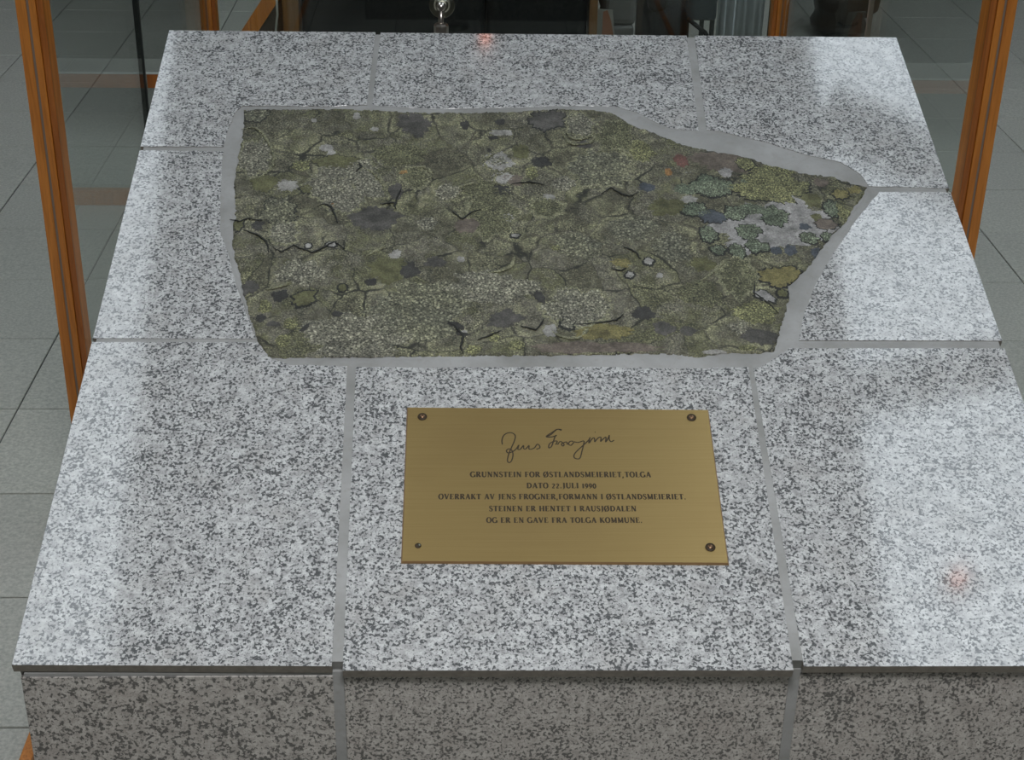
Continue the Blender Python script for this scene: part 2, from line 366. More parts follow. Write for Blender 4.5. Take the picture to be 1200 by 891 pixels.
ML = {
 'base': lichen('map_lichen_crust', [(.22,(.085,.078,.055)),(.40,(.115,.11,.07)),(.50,(.15,.143,.105)),(.60,(.135,.135,.07)),(.72,(.165,.155,.12)),(.85,(.23,.225,.14))], .62, rim=(.30,.295,.18), big=20),
 'dark': lichen('black_lichen', [(.2,(.026,.026,.024)),(.8,(.05,.048,.044))], .05, bmp=.5),
 'char': lichen('charcoal_lichen', [(.2,(.055,.052,.046)),(.8,(.095,.09,.082))], .05, bmp=.4),
 'olive': lichen('olive_lichen', [(.2,(.09,.09,.042)),(.8,(.135,.135,.065))], .2),
 'green': lichen('green_lichen', [(.2,(.12,.12,.07)),(.8,(.18,.18,.10))], .75),
 'pale': lichen('pale_exposed_quartz', [(.2,(.25,.245,.225)),(.8,(.38,.37,.345))], .0, 200, hi=1.3, bmp=.5),
 'yellow': lichen('yellow_green_lichen', [(.2,(.155,.155,.075)),(.8,(.25,.25,.12))], .8, 400, hi=2.0),
 'ochre': lichen('ochre_lichen', [(.2,(.14,.125,.055)),(.8,(.22,.195,.08))], .45),
 'rim': lichen('pale_lichen_rim', [(.2,(.20,.20,.125)),(.8,(.29,.285,.18))], .6, 400),
 'blue': lichen('blue_green_ring_lichen', [(.2,(.115,.145,.10)),(.8,(.185,.215,.15))], .75, 400, hi=1.9),
 'rock': lichen('bare_pinkish_rock', [(.2,(.24,.235,.225)),(.8,(.34,.33,.32))], -.1, 120, hi=1.2, bmp=.3),
 'brown': lichen('rust_brown_rock', [(.2,(.12,.098,.078)),(.8,(.17,.14,.115))], -.1, 200, hi=1.3, bmp=.3),
 'maroon': lichen('maroon_stain', [(.2,(.11,.05,.042)),(.8,(.15,.075,.06))], 0, 260, bmp=.3),
 'rust': lichen('rust_lichen', [(.2,(.26,.13,.05)),(.8,(.32,.2,.08))], .3, 330),
 'navy': lichen('blue_black_lichen', [(.2,(.045,.055,.068)),(.8,(.075,.085,.10))], .0, 400, bmp=.3),
 'gran': lichen('granular_grey_lichen', [(.2,(.17,.163,.13)),(.8,(.24,.232,.175))], 1.0, 300, hi=2.1),
 'grandark': lichen('coarse_dark_lichen', [(.2,(.13,.13,.10)),(.8,(.19,.187,.125))], 1.0, 260, hi=2.1),
}
mk('stone_slab', vs, fs, ML['base'], stone, True)
# traced crusts and bare spots: photo x, y, half width, half height, turn, kind, dark outline?
LP = [(905,265,72,30,-8,'rock',0),(845,189,36,12,10,'brown',0),(700,408,80,7,0,'brown',0),(420,392,66,28,0,'gran',0),(490,365,62,34,-12,'grandark',0),(572,338,52,20,0,'gran',0),(405,218,45,28,0,'gran',2),
(705,197,42,22,0,'grandark',2),(676,360,40,22,0,'gran',2),(325,248,22,18,0,'grandark',1),(332,274,20,13,0,'gran',2),(575,250,32,27,0,'green',2),(720,160,24,20,0,'green',2),(680,146,18,14,0,'gran',2),
(300,136,17,8,-10,'grandark',1),(298,185,20,22,0,'gran',2),(382,174,9,5,20,'pale',0),(388,180,6,4,0,'pale',0),(418,137,5,5,0,'pale',0),(439,152,6,3,-15,'pale',0),(368,142,4,3,0,'pale',0),
(392,190,30,8,0,'olive',1),(352,194,12,7,0,'yellow',0),(337,218,13,7,0,'pale',0),(360,222,9,7,0,'olive',1),(388,241,6,4,30,'rust',0),(279,265,8,8,0,'olive',1),(302,264,9,7,0,'dark',0),
(487,147,22,15,0,'char',0),(545,147,6,6,0,'dark',0),(586,143,7,4,0,'dark',0),(587,156,14,4,0,'pale',0),(578,162,7,3,0,'dark',0),(573,177,3,3,0,'dark',0),(641,141,23,12,0,'char',1),
(611,178,11,9,0,'olive',0),(583,190,19,11,0,'pale',0),(583,190,15,7,0,'grandark',0),(634,190,12,7,10,'dark',0),(589,209,13,7,0,'pale',0),(592,208,7,3,0,'brown',0),(604,212,10,7,0,'brown',0),(586,225,13,8,10,'dark',0),
(596,255,8,6,0,'pale',0),(488,208,18,13,0,'green',2),(488,208,9,6,0,'navy',0),(463,225,10,10,0,'char',0),(475,202,8,3,-15,'rust',0),(752,178,18,13,0,'yellow',0),(685,170,10,5,0,'char',0),
(623,203,8,8,0,'yellow',0),(798,188,9,8,0,'maroon',0),(783,202,5,5,0,'rust',0),(758,220,10,6,0,'navy',0),(808,234,11,5,0,'pale',0),(643,231,10,4,0,'pale',0),(782,243,24,10,-20,'olive',0),(805,222,16,7,0,'blue',0),
(850,202,9,7,0,'rock',0),(873,193,13,9,0,'yellow',1),(905,203,28,8,6,'yellow',0),(900,221,46,18,4,'yellow',1),(903,219,36,11,4,'blue',0),(830,217,19,14,0,'blue',1),(849,220,13,11,0,'blue',1),(834,254,20,8,8,'navy',1),(815,247,18,10,0,'blue',1),
(862,250,18,9,0,'blue',1),(880,247,20,8,0,'blue',0),(907,254,20,12,8,'blue',1),(877,272,15,11,0,'blue',1),(884,289,11,9,0,'blue',1),(896,291,8,7,0,'blue',1),(842,293,11,7,0,'blue',1),(864,296,11,10,0,'blue',1),(830,275,12,10,0,'blue',1),
(951,235,12,9,0,'olive',0),(974,245,10,11,0,'blue',1),(985,228,12,6,0,'ochre',1),(1001,223,9,5,0,'ochre',0),(987,249,9,14,-30,'yellow',0),(968,264,15,7,15,'brown',1),(957,256,8,6,0,'olive',0),(909,294,7,6,0,'navy',0),
(926,294,9,7,20,'navy',0),(957,297,8,7,-20,'navy',0),(943,267,9,5,0,'navy',0),(948,280,13,7,10,'blue',1),(969,278,10,6,0,'blue',1),(962,215,11,5,0,'brown',0),
(361,289,5,4,0,'pale',1),(388,288,8,4,0,'pale',1),(328,347,11,7,0,'dark',0),(357,350,14,11,30,'olive',1),(401,339,7,5,0,'olive',1),(395,368,8,4,0,'dark',0),(310,360,8,9,0,'yellow',0),(340,380,9,7,0,'yellow',0),
(331,399,10,8,0,'yellow',0),(306,373,7,5,20,'dark',0),(321,380,9,4,0,'char',0),(357,385,4,8,30,'dark',0),(435,331,9,5,0,'dark',0),(291,338,11,9,40,'char',0),(463,299,8,7,20,'pale',0),(455,315,24,16,0,'olive',0),
(510,308,13,7,0,'char',0),(480,318,12,9,0,'dark',0),(540,304,5,4,0,'pale',0),(604,277,7,3,0,'pale',1),(548,265,16,9,0,'brown',0),(592,375,23,12,-8,'char',0),(533,382,12,4,30,'dark',0),(541,392,9,3,20,'dark',0),(544,390,4,2.5,0,'pale',0),
(555,410,11,6,0,'yellow',0),(579,396,8,6,0,'yellow',0),(605,405,10,6,0,'yellow',0),(632,348,6,9,-25,'dark',0),(760,307,7,6,0,'pale',1),(738,323,6,5,0,'pale',1),(773,323,5,3,20,'pale',0),(730,308,12,6,0,'ochre',0),
(645,388,9,8,0,'pale',0),(665,380,11,8,0,'gran',1),(708,389,36,9,0,'ochre',0),(753,368,14,9,20,'dark',0),(778,385,14,8,20,'char',0),(806,388,11,6,0,'char',0),(865,325,24,21,0,'green',2),(915,325,26,13,-5,'ochre',1),
(896,348,16,6,32,'rock',1),(917,345,8,7,0,'olive',1),(885,366,28,14,0,'yellow',0),(866,385,14,8,0,'gran',0),(890,395,24,9,6,'char',0),(876,408,12,4,0,'yellow',0),(836,413,15,3,0,'pale',0),(655,292,12,4,0,'yellow',0),
(525,225,16,9,0,'gran',0),(560,222,22,10,-15,'green',0),(440,255,28,14,0,'char',0),(640,245,22,12,0,'green',2),(790,290,26,16,0,'grandark',0),(740,268,30,14,0,'grandark',0),(820,345,26,14,0,'green',0),(825,310,14,10,0,'olive',0),
(500,262,12,8,0,'gran',0),(350,320,32,16,0,'gran',0),(680,290,30,16,0,'grandark',0),(310,215,16,10,0,'olive',0),(660,215,14,8,0,'gran',0),(470,180,30,14,0,'green',0)]
edge_poly = [(q[0], q[1]) for q in spoly]
cx0 = sum(q[0] for q in spoly)/len(spoly); cy0 = sum(q[1] for q in spoly)/len(spoly)
dk = lichen('black_prothallus_line', [(.2,(.014,.015,.012)),(.8,(.022,.023,.02))], 0, 400, bmp=.3)
lvl = 0
for (x, y, rx, ry, rot, kd, ol) in LP:
    cu, cv = uv(x, y); a0 = uv(x+rx, y); b0 = uv(x, y-ry); ru = a0[0]-cu; rv = b0[1]-cv; rt = math.radians(-rot); lvl += 1
    n = max(28, min(170, int((ru+rv)*3200))); ph = random.uniform(0, 99); big = max(ru, rv)
    lay = .00035+.0000045*lvl
    def ringpts(sc_, fr):
        r = []
        for k in range(n):
            a = 2*math.pi*k/n; p = Vector((math.cos(a)*1.6+ph, math.sin(a)*1.6, ph*.3))
            q = 1+.34*noise.noise(p)+.26*noise.noise(p*2.7)+.18*noise.noise(p*6)+.10*noise.noise(p*15)
            du = math.cos(a)*ru*q*fr+math.cos(a)*sc_; dv = math.sin(a)*rv*q*fr+math.sin(a)*sc_
            uu = cu+du*math.cos(rt)-dv*math.sin(rt); vv = cv+du*math.sin(rt)+dv*math.cos(rt); r.append((uu, vv))
        return r
    def blob(name, grow, lift, mat, fine=False):
        rings = []; nr = 3 if big < .012 else int(min(11, 3+big/.006))
        for q in range(nr, 0, -1): rings.append(ringpts(grow if q == nr else grow*.4, q/nr))
        vs = []; fs = []
        def clip(p):
            if inside(p[0], p[1], edge_poly): return p
            lo, hi = 0, 1
            for _ in range(14):
                md = (lo+hi)/2; qx = cu+(p[0]-cu)*md; qy = cv+(p[1]-cv)*md
                if inside(qx, qy, edge_poly): lo = md
                else: hi = md
            return (cu+(p[0]-cu)*lo*.99, cv+(p[1]-cv)*lo*.99)
        for qi, rg in enumerate(rings):
            for p in rg:
                p = clip(p); h = sh(*p); vs.append(S(p[0], p[1], h+(lift if qi else -.0004)))
        vs.append(S(cu, cv, sh(cu, cv)+lift)); c = len(vs)-1
        for qi in range(len(rings)-1):
            for k in range(n): fs.append((qi*n+k, qi*n+(k+1) % n, (qi+1)*n+(k+1) % n, (qi+1)*n+k))
        for k in range(n): fs.append(((len(rings)-1)*n+k, (len(rings)-1)*n+(k+1) % n, c))
        return mk(name, vs, fs, mat, stone, True)
    if not inside(cu, cv, edge_poly): continue
    if ol: blob('lichen_border', .0016 if ol == 1 else .0035, lay, dk if ol == 1 else ML['rim']); lay += .00018
    blob('bare_spot' if kd in ('pale', 'rock', 'brown') else 'lichen_patch', 0, lay, ML[kd])
def smooth_(pts, n=7):
    r = []; Q = [pts[0]]+pts+[pts[-1]]
    for i in range(1, len(Q)-2):
        for k in range(n):
            t_ = k/n; a, b, c, d = Q[i-1], Q[i], Q[i+1], Q[i+2]
            r.append(tuple(.5*(2*b[j]+(c[j]-a[j])*t_+(2*a[j]-5*b[j]+4*c[j]-d[j])*t_*t_+(3*b[j]-a[j]-3*c[j]+d[j])*t_**3) for j in (0, 1)))
    return r
# deep cracks between the crusts
for cr in ([(318,290),(330,296),(345,288),(352,292),(366,297),(380,291),(392,285),(404,292),(398,292)],[(372,243),(380,240),(388,243),(392,252),(397,264)],[(525,378),(534,384),(543,396),(540,408),(543,416)],[(560,400),(575,394),(590,388)],
           [(677,381),(700,380),(722,377),(732,368)],[(705,228),(716,221),(728,228),(738,231),(750,226)],[(716,316),(728,318),(735,314)],[(610,383),(628,388),(640,372)],[(270,258),(282,260),(290,256),(310,260)],
           [(884,330),(884,344),(895,352),(905,360),(914,370)],[(530,250),(542,258),(552,250),(566,246)],[(445,240),(462,238),(464,248)],[(470,222),(465,232),(463,245)],[(600,217),(620,214),(640,218)],[(285,270),(300,275),(312,284),(316,300)],[(420,192),(424,196),(416,203)],[(730,290),(745,296),(752,306)]):
    pp = [uv(*c) for c in cr]; q = []
    for i in range(len(pp)-1):
        for k in range(6):
            a = k/6; uu = pp[i][0]*(1-a)+pp[i+1][0]*a+random.uniform(-.0006, .0006); vv = pp[i][1]*(1-a)+pp[i+1][1]*a+random.uniform(-.0006, .0006)
            q.append(S(uu, vv, sh(uu, vv)+.0009))
    tube('crack', q, .0013, dk, stone, 6, flat=.5, rad=[.0005+.0011*math.sin(math.pi*(i+.5)/len(q))*random.uniform(.6, 1.2) for i in range(len(q))])
# pale growing edges of the larger crusts
for cr in ([(284,152),(300,151),(312,163),(319,177),(320,193),(309,205),(297,213)],[(566,226),(553,238),(548,253),(553,268)],[(603,300),(598,312),(584,318),(570,320)],[(530,224),(545,218),(562,216),(578,222)],[(424,196),(440,205),(452,222),(450,238)],
           [(585,181),(573,184),(567,192),(574,199)],[(592,205),(581,206),(580,214),(592,219)],[(500,214),(506,206),(500,198),(488,196),(474,202)],[(663,155),(672,163),(688,162),(697,152)],[(658,152),(668,168),(690,168),(702,155)],[(820,330),(838,318),(850,306),(870,304)],
           [(430,300),(445,292),(452,288)],[(640,385),(672,398),(700,378),(724,378)],[(310,340),(330,336),(342,330)],[(700,178),(730,176),(745,190)]):
    q = []
    for c_ in smooth_(cr):
        uu, vv = uv(*c_); uu += random.uniform(-.001, .001); vv += random.uniform(-.001, .001); q.append(S(uu, vv, sh(uu, vv)+.0002))
    tube('lichen_rim', q, .003, ML['rim'], stone, 6, flat=.35, rad=[.0006+.0026*math.sin(math.pi*(i+.5)/len(q))*random.uniform(.5, 1.3) for i in range(len(q))])
# mortar smeared round the stone
def ring_mesh(name, inner, outer, parent, mat):
    vs = []; fs = []; n = len(inner)
    rows = 6
    for r in range(rows):
        a = r/(rows-1)
        for i in range(n):
            p = Vector(inner[i]).lerp(Vector(outer[i]), a); h = -.0013+.0016*math.sin(math.pi*min(1, a*1.02))+.0005*noise.noise(Vector((p.x, p.y, 0))*45)
            vs.append(S(p.x, p.y, h if 0 < r < rows-1 else (-.0008 if r == rows-1 else -.002)))
    for r in range(rows-1):
        for i in range(n): fs.append((r*n+i, r*n+(i+1) % n, (r+1)*n+(i+1) % n, (r+1)*n+i))
    return mk(name, vs, fs, mat, parent, True)
ob = P([(262,172),(268,150),(277,130),(284,124),(330,124),(380,125),(430,123),(480,126),(520,127),(600,126),(660,124),(720,124),(745,131),(765,141),(785,150),(819,153),(845,154),(865,159),(900,167),(940,180),(985,190),(1008,204),(1020,220),(1028,226),(1018,240),(1000,262),(975,300),(955,335),(942,370),(936,399),(925,408),(897,427),(877,430),(800,432),(700,430),(600,430),(500,431),(407,429),(370,428),(340,428),(318,420),(302,401),(290,370),(275,330),(268,300),(258,270),(258,230),(260,200)])
def nearest(q, poly):
    best = None
    for i in range(len(poly)):
        a = Vector(poly[i]); b = Vector(poly[(i+1) % len(poly)]); d = b-a; s_ = max(0, min(1, (q-a).dot(d)/max(1e-12, d.length_squared))); c = a+d*s_
        if best is None or (c-q).length < best[0]: best = ((c-q).length, c)
    return best[1]
outer = [nearest(Vector(q), ob) for q in spoly]
ring_mesh('mortar_band', spoly, [(q.x, q.y) for q in outer], ped, M['mortar'])

# ------------------------------------------------------------------ brass plaque
PC = [uv(470,661), uv(854,663), uv(830,482), uv(477,479)]
plq = thing('brass_plaque', tuple(S(.4795, .207)), 'rectangular brushed brass plaque engraved with a signature and five centred lines of dark capitals', 'plaque')
t = NT('brushed_brass'); v = t.scl((3, 420, 420)); n = t.noise(3, 4, .6, v); c = t.mix(n, (.40,.275,.105), (.52,.375,.16)); t.bump(n, .0002, .12)
c = t.mix(t.ramp(t.noise(9, 3), [(.5, 0), (.8, .25)]), c, (.36,.23,.10)); M['brass'] = t.fin(c, .36, .85, .5)
M['brass_edge'] = plain('brass_edge', (.50,.31,.15), .4, .8)
M['screw'] = plain('tarnished_screw', (.20,.12,.07), .35, .9)
x0, y0 = .3294, .1101; PW, PH = .3013, .1947
def pp(px, py):   # fraction coordinates on the plaque via its plane
    return uv(px, py)
pl = slab_poly('plate', [PC[0], PC[1], PC[2], PC[3]], .0003, .0028, M['brass'], plq, M['brass_edge'], .0016, che=1)
M['ink'] = plain('engraved_dark_enamel', (.04,.026,.012), .6, 0, .3)
def strokes(name, segs, label=None):
    """each seg = (list of (u,v), list of half widths): flat ribbons standing 0.1 mm proud of the plate"""
    vs = []; fs = []
    for pts, hw in segs:
        pts = [Vector(p) for p in pts]; k = len(vs)
        for i, p in enumerate(pts):
            d = (pts[min(i+1, len(pts)-1)]-pts[max(i-1, 0)]).normalized(); q = Vector((-d.y, d.x))*(hw[i] if isinstance(hw, list) else hw)
            vs += [S(p.x+q.x, p.y+q.y, .00286), S(p.x-q.x, p.y-q.y, .00286)]
        for i in range(len(pts)-1): fs.append((k+2*i, k+2*i+1, k+2*i+3, k+2*i+2))
    o = mk(name, vs, fs, M['ink'], plq); return o
TK, TN = .135, .07    # thick and thin half strokes (unit: cap height)
def arc(cx, cy, rx, ry, a0, a1, n=12): return [(cx+rx*math.cos(math.radians(a0+(a1-a0)*i/n)), cy+ry*math.sin(math.radians(a0+(a1-a0)*i/n))) for i in range(n+1)]
def O_(w_=.92): return [(arc(w_/2, .5, w_/2-.08, .48, 0, 360, 20), [TN+(TK-TN)*abs(math.cos(math.radians(18*i))) for i in range(21)])]
def sf(x, y, h=.17): return ([(x-h, y), (x+h, y)], .035)
def stem(x): return [([(x, 0), (x, 1)], TK), sf(x, .03), sf(x, .97)]
G = {
 'I': (.44, stem(.22)),
 'T': (.86, [([(.43,0),(.43,1)],TK), sf(.43,.03), ([(.04,.95),(.82,.95)],.05), ([(.06,.98),(.06,.74)],.035), ([(.80,.98),(.80,.74)],.035)]),
 'E': (.80, stem(.2)[:1]+[([(.03,.04),(.70,.04)],.045), ([(.03,.96),(.68,.96)],.045), ([(.2,.52),(.56,.52)],.04), ([(.70,.0),(.72,.26)],.035), ([(.67,1),(.67,.76)],.035), ([(.56,.62),(.56,.42)],.03)]),
 'F': (.76, stem(.2)[:2]+[([(.03,.96),(.68,.96)],.045), ([(.2,.50),(.56,.50)],.04), ([(.67,1),(.67,.74)],.035), ([(.56,.62),(.56,.40)],.03)]),
 'L': (.78, stem(.2)[:1]+[sf(.2,.97), ([(.03,.04),(.70,.04)],.045), ([(.70,.0),(.72,.28)],.035)]),
 'N': (1.0, [([(.2,0),(.2,1)],TN), ([(.2,.98),(.82,.02)],TK), ([(.82,0),(.82,1)],TN), sf(.2,.03), sf(.14,.97,.14), sf(.82,.97)]),
 'M': (1.14, [([(.18,0),(.18,1)],TN), ([(.18,.98),(.56,.06)],TK), ([(.56,.06),(.94,.98)],TN), ([(.94,0),(.94,1)],TK), sf(.18,.03), sf(.94,.03), sf(.14,.97,.12), sf(.98,.97,.12)]),
 'A': (.94, [([(.12,0),(.46,.98)],TN), ([(.46,.98),(.80,0)],TK), ([(.26,.35),(.66,.35)],TN), sf(.12,.03,.13), sf(.80,.03,.15)]),
 'V': (.94, [([(.12,1),(.48,.02)],TK), ([(.48,.02),(.80,1)],TN), sf(.12,.97,.15), sf(.80,.97,.13)]),
 'D': (.96, stem(.2)[:1]+[(arc(.30,.5,.54,.46,90,-90,14), [TN+(TK-TN)*math.sin(math.pi*i/14) for i in range(15)]), ([(.03,.96),(.32,.96)],.045), ([(.03,.04),(.32,.04)],.045)]),
 'R': (.92, stem(.2)[:2]+[(arc(.38,.74,.28,.22,90,-90,10), [TN+(TK-TN)*math.sin(math.pi*i/10) for i in range(11)]), ([(.03,.96),(.40,.96)],.045), ([(.2,.52),(.40,.52)],.04), ([(.42,.52),(.80,.02)],TK), sf(.82,.03,.10)]),
 'K': (.94, stem(.2)+[([(.24,.46),(.74,.98)],TN), ([(.36,.58),(.80,.02)],TK), sf(.82,.03,.13), sf(.74,.97,.13)]),
 'H': (1.0, stem(.2)+stem(.80)+[([(.2,.5),(.8,.5)],TN)]),
 'U': (.96, [([(.2,1),(.2,.34)]+arc(.50,.34,.30,.30,180,360,10)+[(.80,1)], [TK,TK]+[TK-(TK-TN)*i/10 for i in range(11)]+[TN]), sf(.2,.97), sf(.80,.97)]),
 'J': (.52, [([(.30,1),(.30,.14),(.24,-.06),(.08,-.12)], [TK,TK,TN,TN]), sf(.30,.97)]),
 'O': (.96, O_()), 'Ø': (.98, O_()+[([(.10,-.08),(.86,1.08)],TN)]),
 'G': (.98, [(arc(.50,.5,.42,.48,48,330,16), [TN+(TK-TN)*abs(math.cos(math.radians(48+282*i/16))) for i in range(17)]), ([(.86,.02),(.86,.42)],TK*.9), sf(.84,.43,.16), ([(.80,1),(.80,.72)],.035)]),
 'S': (.70, [([(.60,.80),(.52,.92),(.34,.98),(.16,.90),(.13,.72),(.26,.58),(.46,.46),(.60,.30),(.54,.08),(.34,.01),(.16,.08),(.08,.22)], [TN,TN,TN,TK*.7,TK*.8,TK,TK,TK*.9,TK*.7,TN,TN,TN]), ([(.60,.98),(.60,.72)],.03), ([(.08,.02),(.08,.28)],.03)]),
 '2': (.66, [([(.10,.64),(.16,.78),(.32,.84),(.48,.72),(.46,.50),(.10,.06)], [TN,TN,TN,TK,TK*.8,TN]), ([(.08,.05),(.52,.05)],TK*.7)]),
 '1': (.44, [([(.22,0),(.22,.84)],TK), sf(.22,.03), ([(.08,.74),(.22,.80)],.04)]),
 '9': (.62, [(arc(.30,.56,.20,.26,0,360,12), TN*1.5), ([(.50,.56),(.46,.22),(.14,-.02)], [TK,TK*.7,TN])]),
 '0': (.64, [(arc(.31,.42,.23,.40,0,360,14), TN*1.6)]),
 '.': (.36, [([(.06,.08),(.26,.08)],.11)]), ',': (.36, [([(.18,.14),(.06,-.20)],.10)]), ' ': (.42, []),
}
def line(text, xa, xb, yc, hpx=6.4):
    a = uv(xa, yc); b = uv(xb, yc); h = uv(xa, yc-hpx/2)[1]-uv(xa, yc+hpx/2)[1]; v0 = (a[1]+b[1])/2-h/2
    tot = sum(G[c][0]+.10 for c in text); k = (b[0]-a[0])/tot; x = a[0]; segs = []
    for c in text:
        w_, st_ = G[c]
        for pts, hw in st_:
            hw2 = [q*(k+h)/2*1.05 for q in hw] if isinstance(hw, list) else hw*(k+h)/2*1.05
            segs.append(([(x+p[0]*k, v0+p[1]*h) for p in pts], hw2))
        x += (w_+.10)*k
    strokes('engraved_line', segs)
line('GRUNNSTEIN FOR ØSTLANDSMEIERIET,TOLGA', 551, 763, 558.5)
line('DATO 22.JULI 1990', 617, 699, 571.5)
line('OVERRAKT AV JENS FROGNER,FORMANN I ØSTLANDSMEIERIET.', 514, 804, 584.5)
line('STEINEN ER HENTET I RAUSJØDALEN', 573, 746, 598.5)
line('OG ER EN GAVE FRA TOLGA KOMMUNE.', 570, 753, 612)
def smooth(pts, n=5):
    r = []; P_ = [pts[0]]+pts+[pts[-1]]
    for i in range(1, len(P_)-2):
        for k in range(n):
            t_ = k/n; a, b, c, d = P_[i-1], P_[i], P_[i+1], P_[i+2]
            r.append(tuple(.5*(2*b[j]+(c[j]-a[j])*t_+(2*a[j]-5*b[j]+4*c[j]-d[j])*t_*t_+(3*b[j]-a[j]-3*c[j]+d[j])*t_**3) for j in (0, 1)))
    r.append(pts[-1]); return r
sgA = [[(605,242),(602,215),(612,185),(635,168),(665,165),(688,182),(684,215),(664,262),(646,305),(638,345),(648,360),(664,348),(674,312),(668,282),(650,270),(632,280),(640,296),(668,290),(695,270),(712,245),(706,272),(722,272),(742,248),(744,268),(758,270),(778,248),(778,270),(794,272),(815,262),(832,240),(846,248),(848,264),(826,272)],
       [(990,150),(965,142),(945,155),(920,178),(893,190),(925,192),(958,185)]]
sgB = [[(85,122),(60,120),(35,135),(0,160),(30,162),(58,152)],[(48,160),(38,190),(28,215),(14,222),(18,200),(42,186),(60,186),(52,205)],[(62,205),(72,190),(82,188),(92,196),(98,206),(90,212),(84,200),(100,192),(112,190),(116,204)],[(150,186),(132,186),(122,200),(136,208),(152,190)],
       [(152,188),(175,192),(205,184),(206,200),(196,240),(186,276),(172,283),(154,276),(154,258),(172,236),(205,206),(232,180),(242,164)],[(240,165),(234,196),(252,172),(264,168),(266,190)],[(266,190),(284,168),(300,164),(298,188)],[(298,188),(316,170),(328,164),(326,190),(340,168),(346,152)],[(346,152),(346,176),(356,188),(372,180)],[(266,135),(270,136)]]
segs = []
for lst, ox, oy, s_ in ((sgA, 480, 480, 5.567), (sgB, 640, 480, 4.69)):
    for stq in lst: segs.append(([uv(ox+x/s_, oy+y/s_) for x, y in smooth(stq)], .00065))
strokes('engraved_signature', segs)
for (x, y, ok) in ((495,491,1),(810,492,1),(832,644,1),(490,642,0)):
    a = uv(x, y); b = S(a[0], a[1], .0026)
    if ok:
        sw = lathe('screw', b, CN, [(.0046,0),(.0048,.0006),(.0046,.0011)], M['ink'], plq, 20)
        lathe('screw_head', b+CN*.0009, CN, [(.0026,0),(.0026,.0005),(.0022,.0010),(.0010,.0013)], M['screw'], sw, 20)
    else:
        sw = lathe('screw', b, CN, [(.0030,0),(.0030,.0006),(.0020,.0009)], M['ink'], plq, 14)
        box_c = b+CN*.0010+CU*.0012; lathe('screw_head', box_c, CN, [(.0016,0),(.0014,.0008)], M['steel_dull'], sw, 8)

# ------------------------------------------------------------------ glass enclosure with wooden posts
XL, XR, YA, YM, YZ = -.661, .8494, 2.376, 3.14, 4.03
gc = thing('glass_enclosure', ((XL+XR)/2, YA, 0), 'glass screen with varnished orange pine posts standing behind the granite pedestal', 'glass screen')
HT = 1.22
def post(x, y, s, w1=.0165, w2=.0185):      # s = +1: outer side to the left
    bm = bmesh.new(); bbox(bm, x-.0205, x+.0205, y, y+.036, 0, HT)
    o = from_bm('post', bm, M['wood'], gc, bevel=.0012)
    # beads in front, with the sealant line between them
    a0, a1 = (x-.0205, x-.0045) if s > 0 else (x+.0045, x+.0205)
    box('bead', a0, a1, y-.010, y+.001, .03, HT, M['wood'], o, .001)
    b0, b1 = (x-.0005, x+.0100) if s > 0 else (x-.0100, x+.0005)
    box('bead', b0, b1, y-.010, y+.001, .03, HT, M['wood'], o, .001)
    c0, c1 = (x+.0106, x+.0205) if s > 0 else (x-.0205, x-.0106)
    box('bead', c0, c1, y-.007, y+.001, .03, HT, M['wood_dark'], o, .001)
    d0, d1 = (x-.0045, x-.0005) if s > 0 else (x+.0005, x+.0045)
    box('sealant_line', d0, d1, y-.0075, y+.0005, .03, HT, M['seal'], o)
for y in (YA, YZ): post(XL, y, 1); post(XR, y, -1)
for x, s in ((XL, 1), (XR, -1)):
    for (ya, yb) in ((YA+.03, YM-.003), (YM+.003, YZ)): box('glass_pane', x-.004, x+.004, ya, yb, .04, HT-.05, M['glass'], gc)
    if s > 0: box('joint_seal', x-.006, x+.006, YM-.004, YM+.004, .04, HT-.05, M['black_seal'], gc)
    else: box('joint_seal', x-.0055, x+.0055, YM-.0018, YM+.0018, .04, HT-.05, M['seal'], gc)
    box('bottom_rail', x-.02, x+.02, YA, YZ, 0, .04, M['wood'], gc, .002); box('floor_strip', x+.016*s, x+.034*s, .3, YA, 0, .012, M['wood'], gc, .001); box('top_rail', x-.02, x+.02, YA, YZ, HT-.05, HT, M['wood'], gc, .002)
box('glass_pane', XL+.02, XR-.02, YZ+.01, YZ+.018, .04, HT-.05, M['glass'], gc)
box('bottom_rail', XL+.02, XR-.02, YZ, YZ+.036, 0, .04, M['wood'], gc, .002); box('top_rail', XL+.02, XR-.02, YZ, YZ+.036, HT-.05, HT, M['wood'], gc, .002)
zq = atD(160, 86, YM).z
zr = atD(160, 104, YM).z
box('cross_rail', XL+.007, XR-.04, YM+.005, YM+.025, zr, zq-.004, M['wood_dark'], gc, .001)
box('shelf_edge', XL-.02, XR+.01, YM+.004, YM+.010, zq-.003, zq, M['white_edge'], gc)

# ------------------------------------------------------------------ steel rod fitting behind the pedestal
FD = 2.10
b = atD(517, 40, FD); top = atD(517, 10, FD)
fit = thing('rod_fitting', (b.x, FD, 0), 'small polished steel rod with ball and round flange rising behind the granite top', 'metal fitting')
tube('lower_pole', [(b.x, FD, 0), (b.x, FD, b.z-.01)], .006, M['steel'], fit, 14)
lathe('foot_disc', (b.x, FD, 0), (0,0,1), [(.06,0),(.06,.006),(.01,.012)], M['steel_dull'], fit)
lathe('collar', (b.x, FD, b.z-.014), (0,0,1), [(.009,0),(.0102,.002),(.0102,.026),(.0085,.029)], M['steel'], fit, 8, False)
tube('rod', [(b.x, FD, b.z), (top.x, FD, top.z)], .0038, M['steel'], fit, 16, rad=[.0042, .0034])
lathe('ball', (top.x, FD, top.z-.004), (0,0,1), [(.002,0),(.0052,.002),(.0066,.0055),(.0062,.009),(.004,.0118),(.001,.013)], M['steel'], fit, 20)
